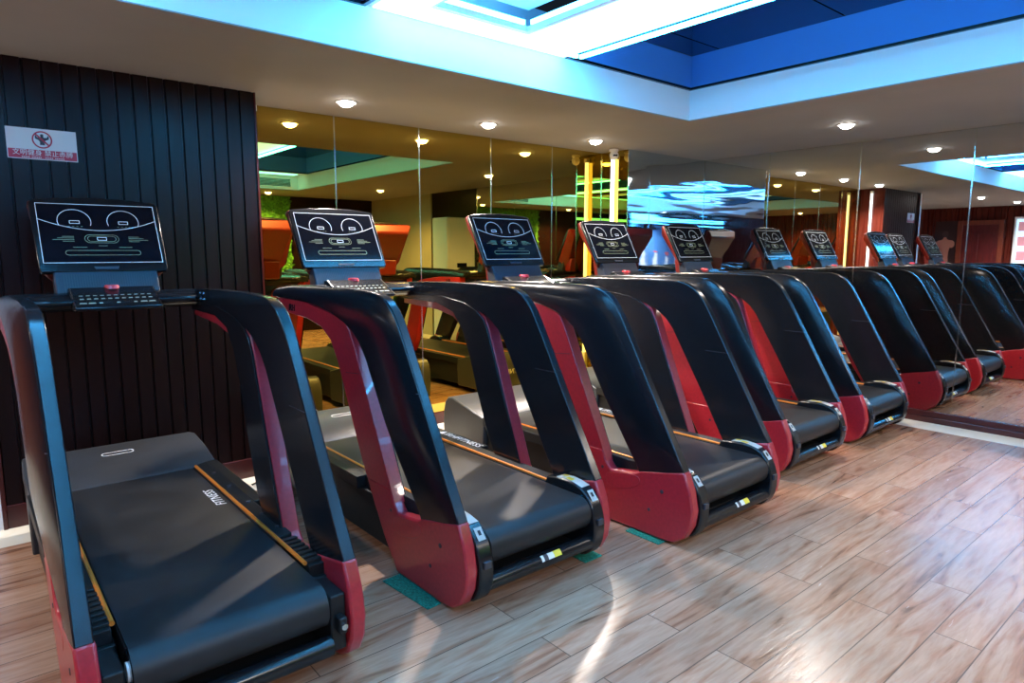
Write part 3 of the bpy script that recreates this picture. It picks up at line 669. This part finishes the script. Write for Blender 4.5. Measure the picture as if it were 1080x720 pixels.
    for i in range(36):
        x = -.19 + i*.0108
        vs = [Vector((x, 1.80, 1.275)) + dm*a__ + nm_*.001 for a__ in (.03, .125)]; vs2 = [v_ + Vector((.004, 0, 0)) for v_ in vs]
        bm.faces.new([bm.verts.new(v_) for v_ in (vs[0], vs2[0], vs2[1], vs[1])])
    finish('speaker_slots', bm, M['sticker_dark'], ms, smooth=False)
    # cross handlebar
    bm = bmesh.new(); prism(bm, chaikin([(1.68,1.225),(1.70,1.285),(1.78,1.305),(1.92,1.29),(1.93,1.235),(1.80,1.205)], 1, True), -.385, .385); finish('cross_bar', bm, M['black'], t, .004)
    for s in (-1, 1):
        bm = bmesh.new(); tube(bm, [(s*.17, 1.655, 1.262), (s*.26, 1.640, 1.262), (s*.345, 1.640, 1.262), (s*.362, 1.66, 1.262)], .017, 14); tube(bm, [(s*.345, 1.64, 1.262), (s*.345, 1.70, 1.262)], .014, 10)
        finish('hand_grip', bm, M['black'], t)
    # key pad
    bm = bmesh.new(); prism(bm, [(1.585,1.225),(1.58,1.240),(1.76,1.325),(1.80,1.322),(1.80,1.26),(1.66,1.215)], -.185, .185); kp = finish('key_pad', bm, M['black'], t, .006)
    kd = Vector((0, .18, .085)).normalized(); kn = Vector((0, -.085, .18)).normalized()
    def K(u, v, w_): return Vector((0, 1.58, 1.240)) + Vector((1, 0, 0))*u + kd*v + kn*w_
    bm = bmesh.new()
    for row, (vv, hh) in enumerate(((.035, .020), (.078, .016), (.112, .010))):
        for i in range(11 if row else 9):
            u = -.145 + i*(.29/(10 if row else 8))
            if row == 0 and 3 <= i <= 5 and i != 4: continue
            w2 = .009 if row else (.016 if i in (0, 1, 7, 8) else .008)
            bm.faces.new([bm.verts.new(K(a__, b__, .0012)) for a__, b__ in ((u-w2, vv), (u+w2, vv), (u+w2*.8, vv+hh*.6), (u-w2*.8, vv+hh*.6))])
    finish('key_marks', bm, M['button'], kp, smooth=False)
    for sx in (-1, 1):
        bm = bmesh.new(); vs = [K(sx*.177, 0, .0015), K(sx*.182, 0, .0015), K(sx*.182, .20, .0015), K(sx*.177, .20, .0015)]; bm.faces.new([bm.verts.new(v_) for v_ in vs])
        finish('pad_edge', bm, M['chrome'], kp, smooth=False)
    bm = bmesh.new(); cyl(bm, (0, 1.775, 1.326), .038, .018, 'Z', 20, .030); finish('stop_button', bm, M['red_clip'], kp)
    return t

GT = 'row of black and red treadmills in front of the mirrors'
t_old = treadmill(True); t_new = treadmill(False)
spots = [(t_old, .590, 2.03, 'black and red treadmill in front of the dark wood wall, nearest the camera'),
         (t_new, 1.900, 2.03, 'second treadmill from the wood wall, between the dark nearest one and the middle one'),
         (None, 3.130, 1.82, 'middle treadmill of the row, set slightly further forward than its neighbours'),
         (None, 4.500, 2.03, 'fourth treadmill from the wood wall, behind the middle one'),
         (None, 5.680, 2.03, 'last treadmill of the row, beside the clear side mirror')]
for src, x, y, lab in spots:
    o = src or copy_tree(t_new)
    o.location = (x, y, 0); tag(o, lab, 'treadmill', GT)

# green felt pads under the feet
def pad(x, y, w_, l_, label, rz):
    bm = boxes((-w_/2, w_/2, -l_/2, l_/2, 0, .006)); o = finish('felt_pad', bm, M['felt'], bevel=.002); o.location = (x, y, 0); o.rotation_euler = (0, 0, rz)
    tag(o, label, 'felt pad', 'green felt pads under treadmill feet')
pad(1.45, 2.40, .12, .34, 'green felt pad under the nearer foot of the second treadmill', .08)
pad(2.28, 2.20, .12, .22, 'green felt pad under the farther foot of the second treadmill', 0)
pad(2.70, 2.10, .09, .22, 'green felt pad under the nearer foot of the middle treadmill', 0)
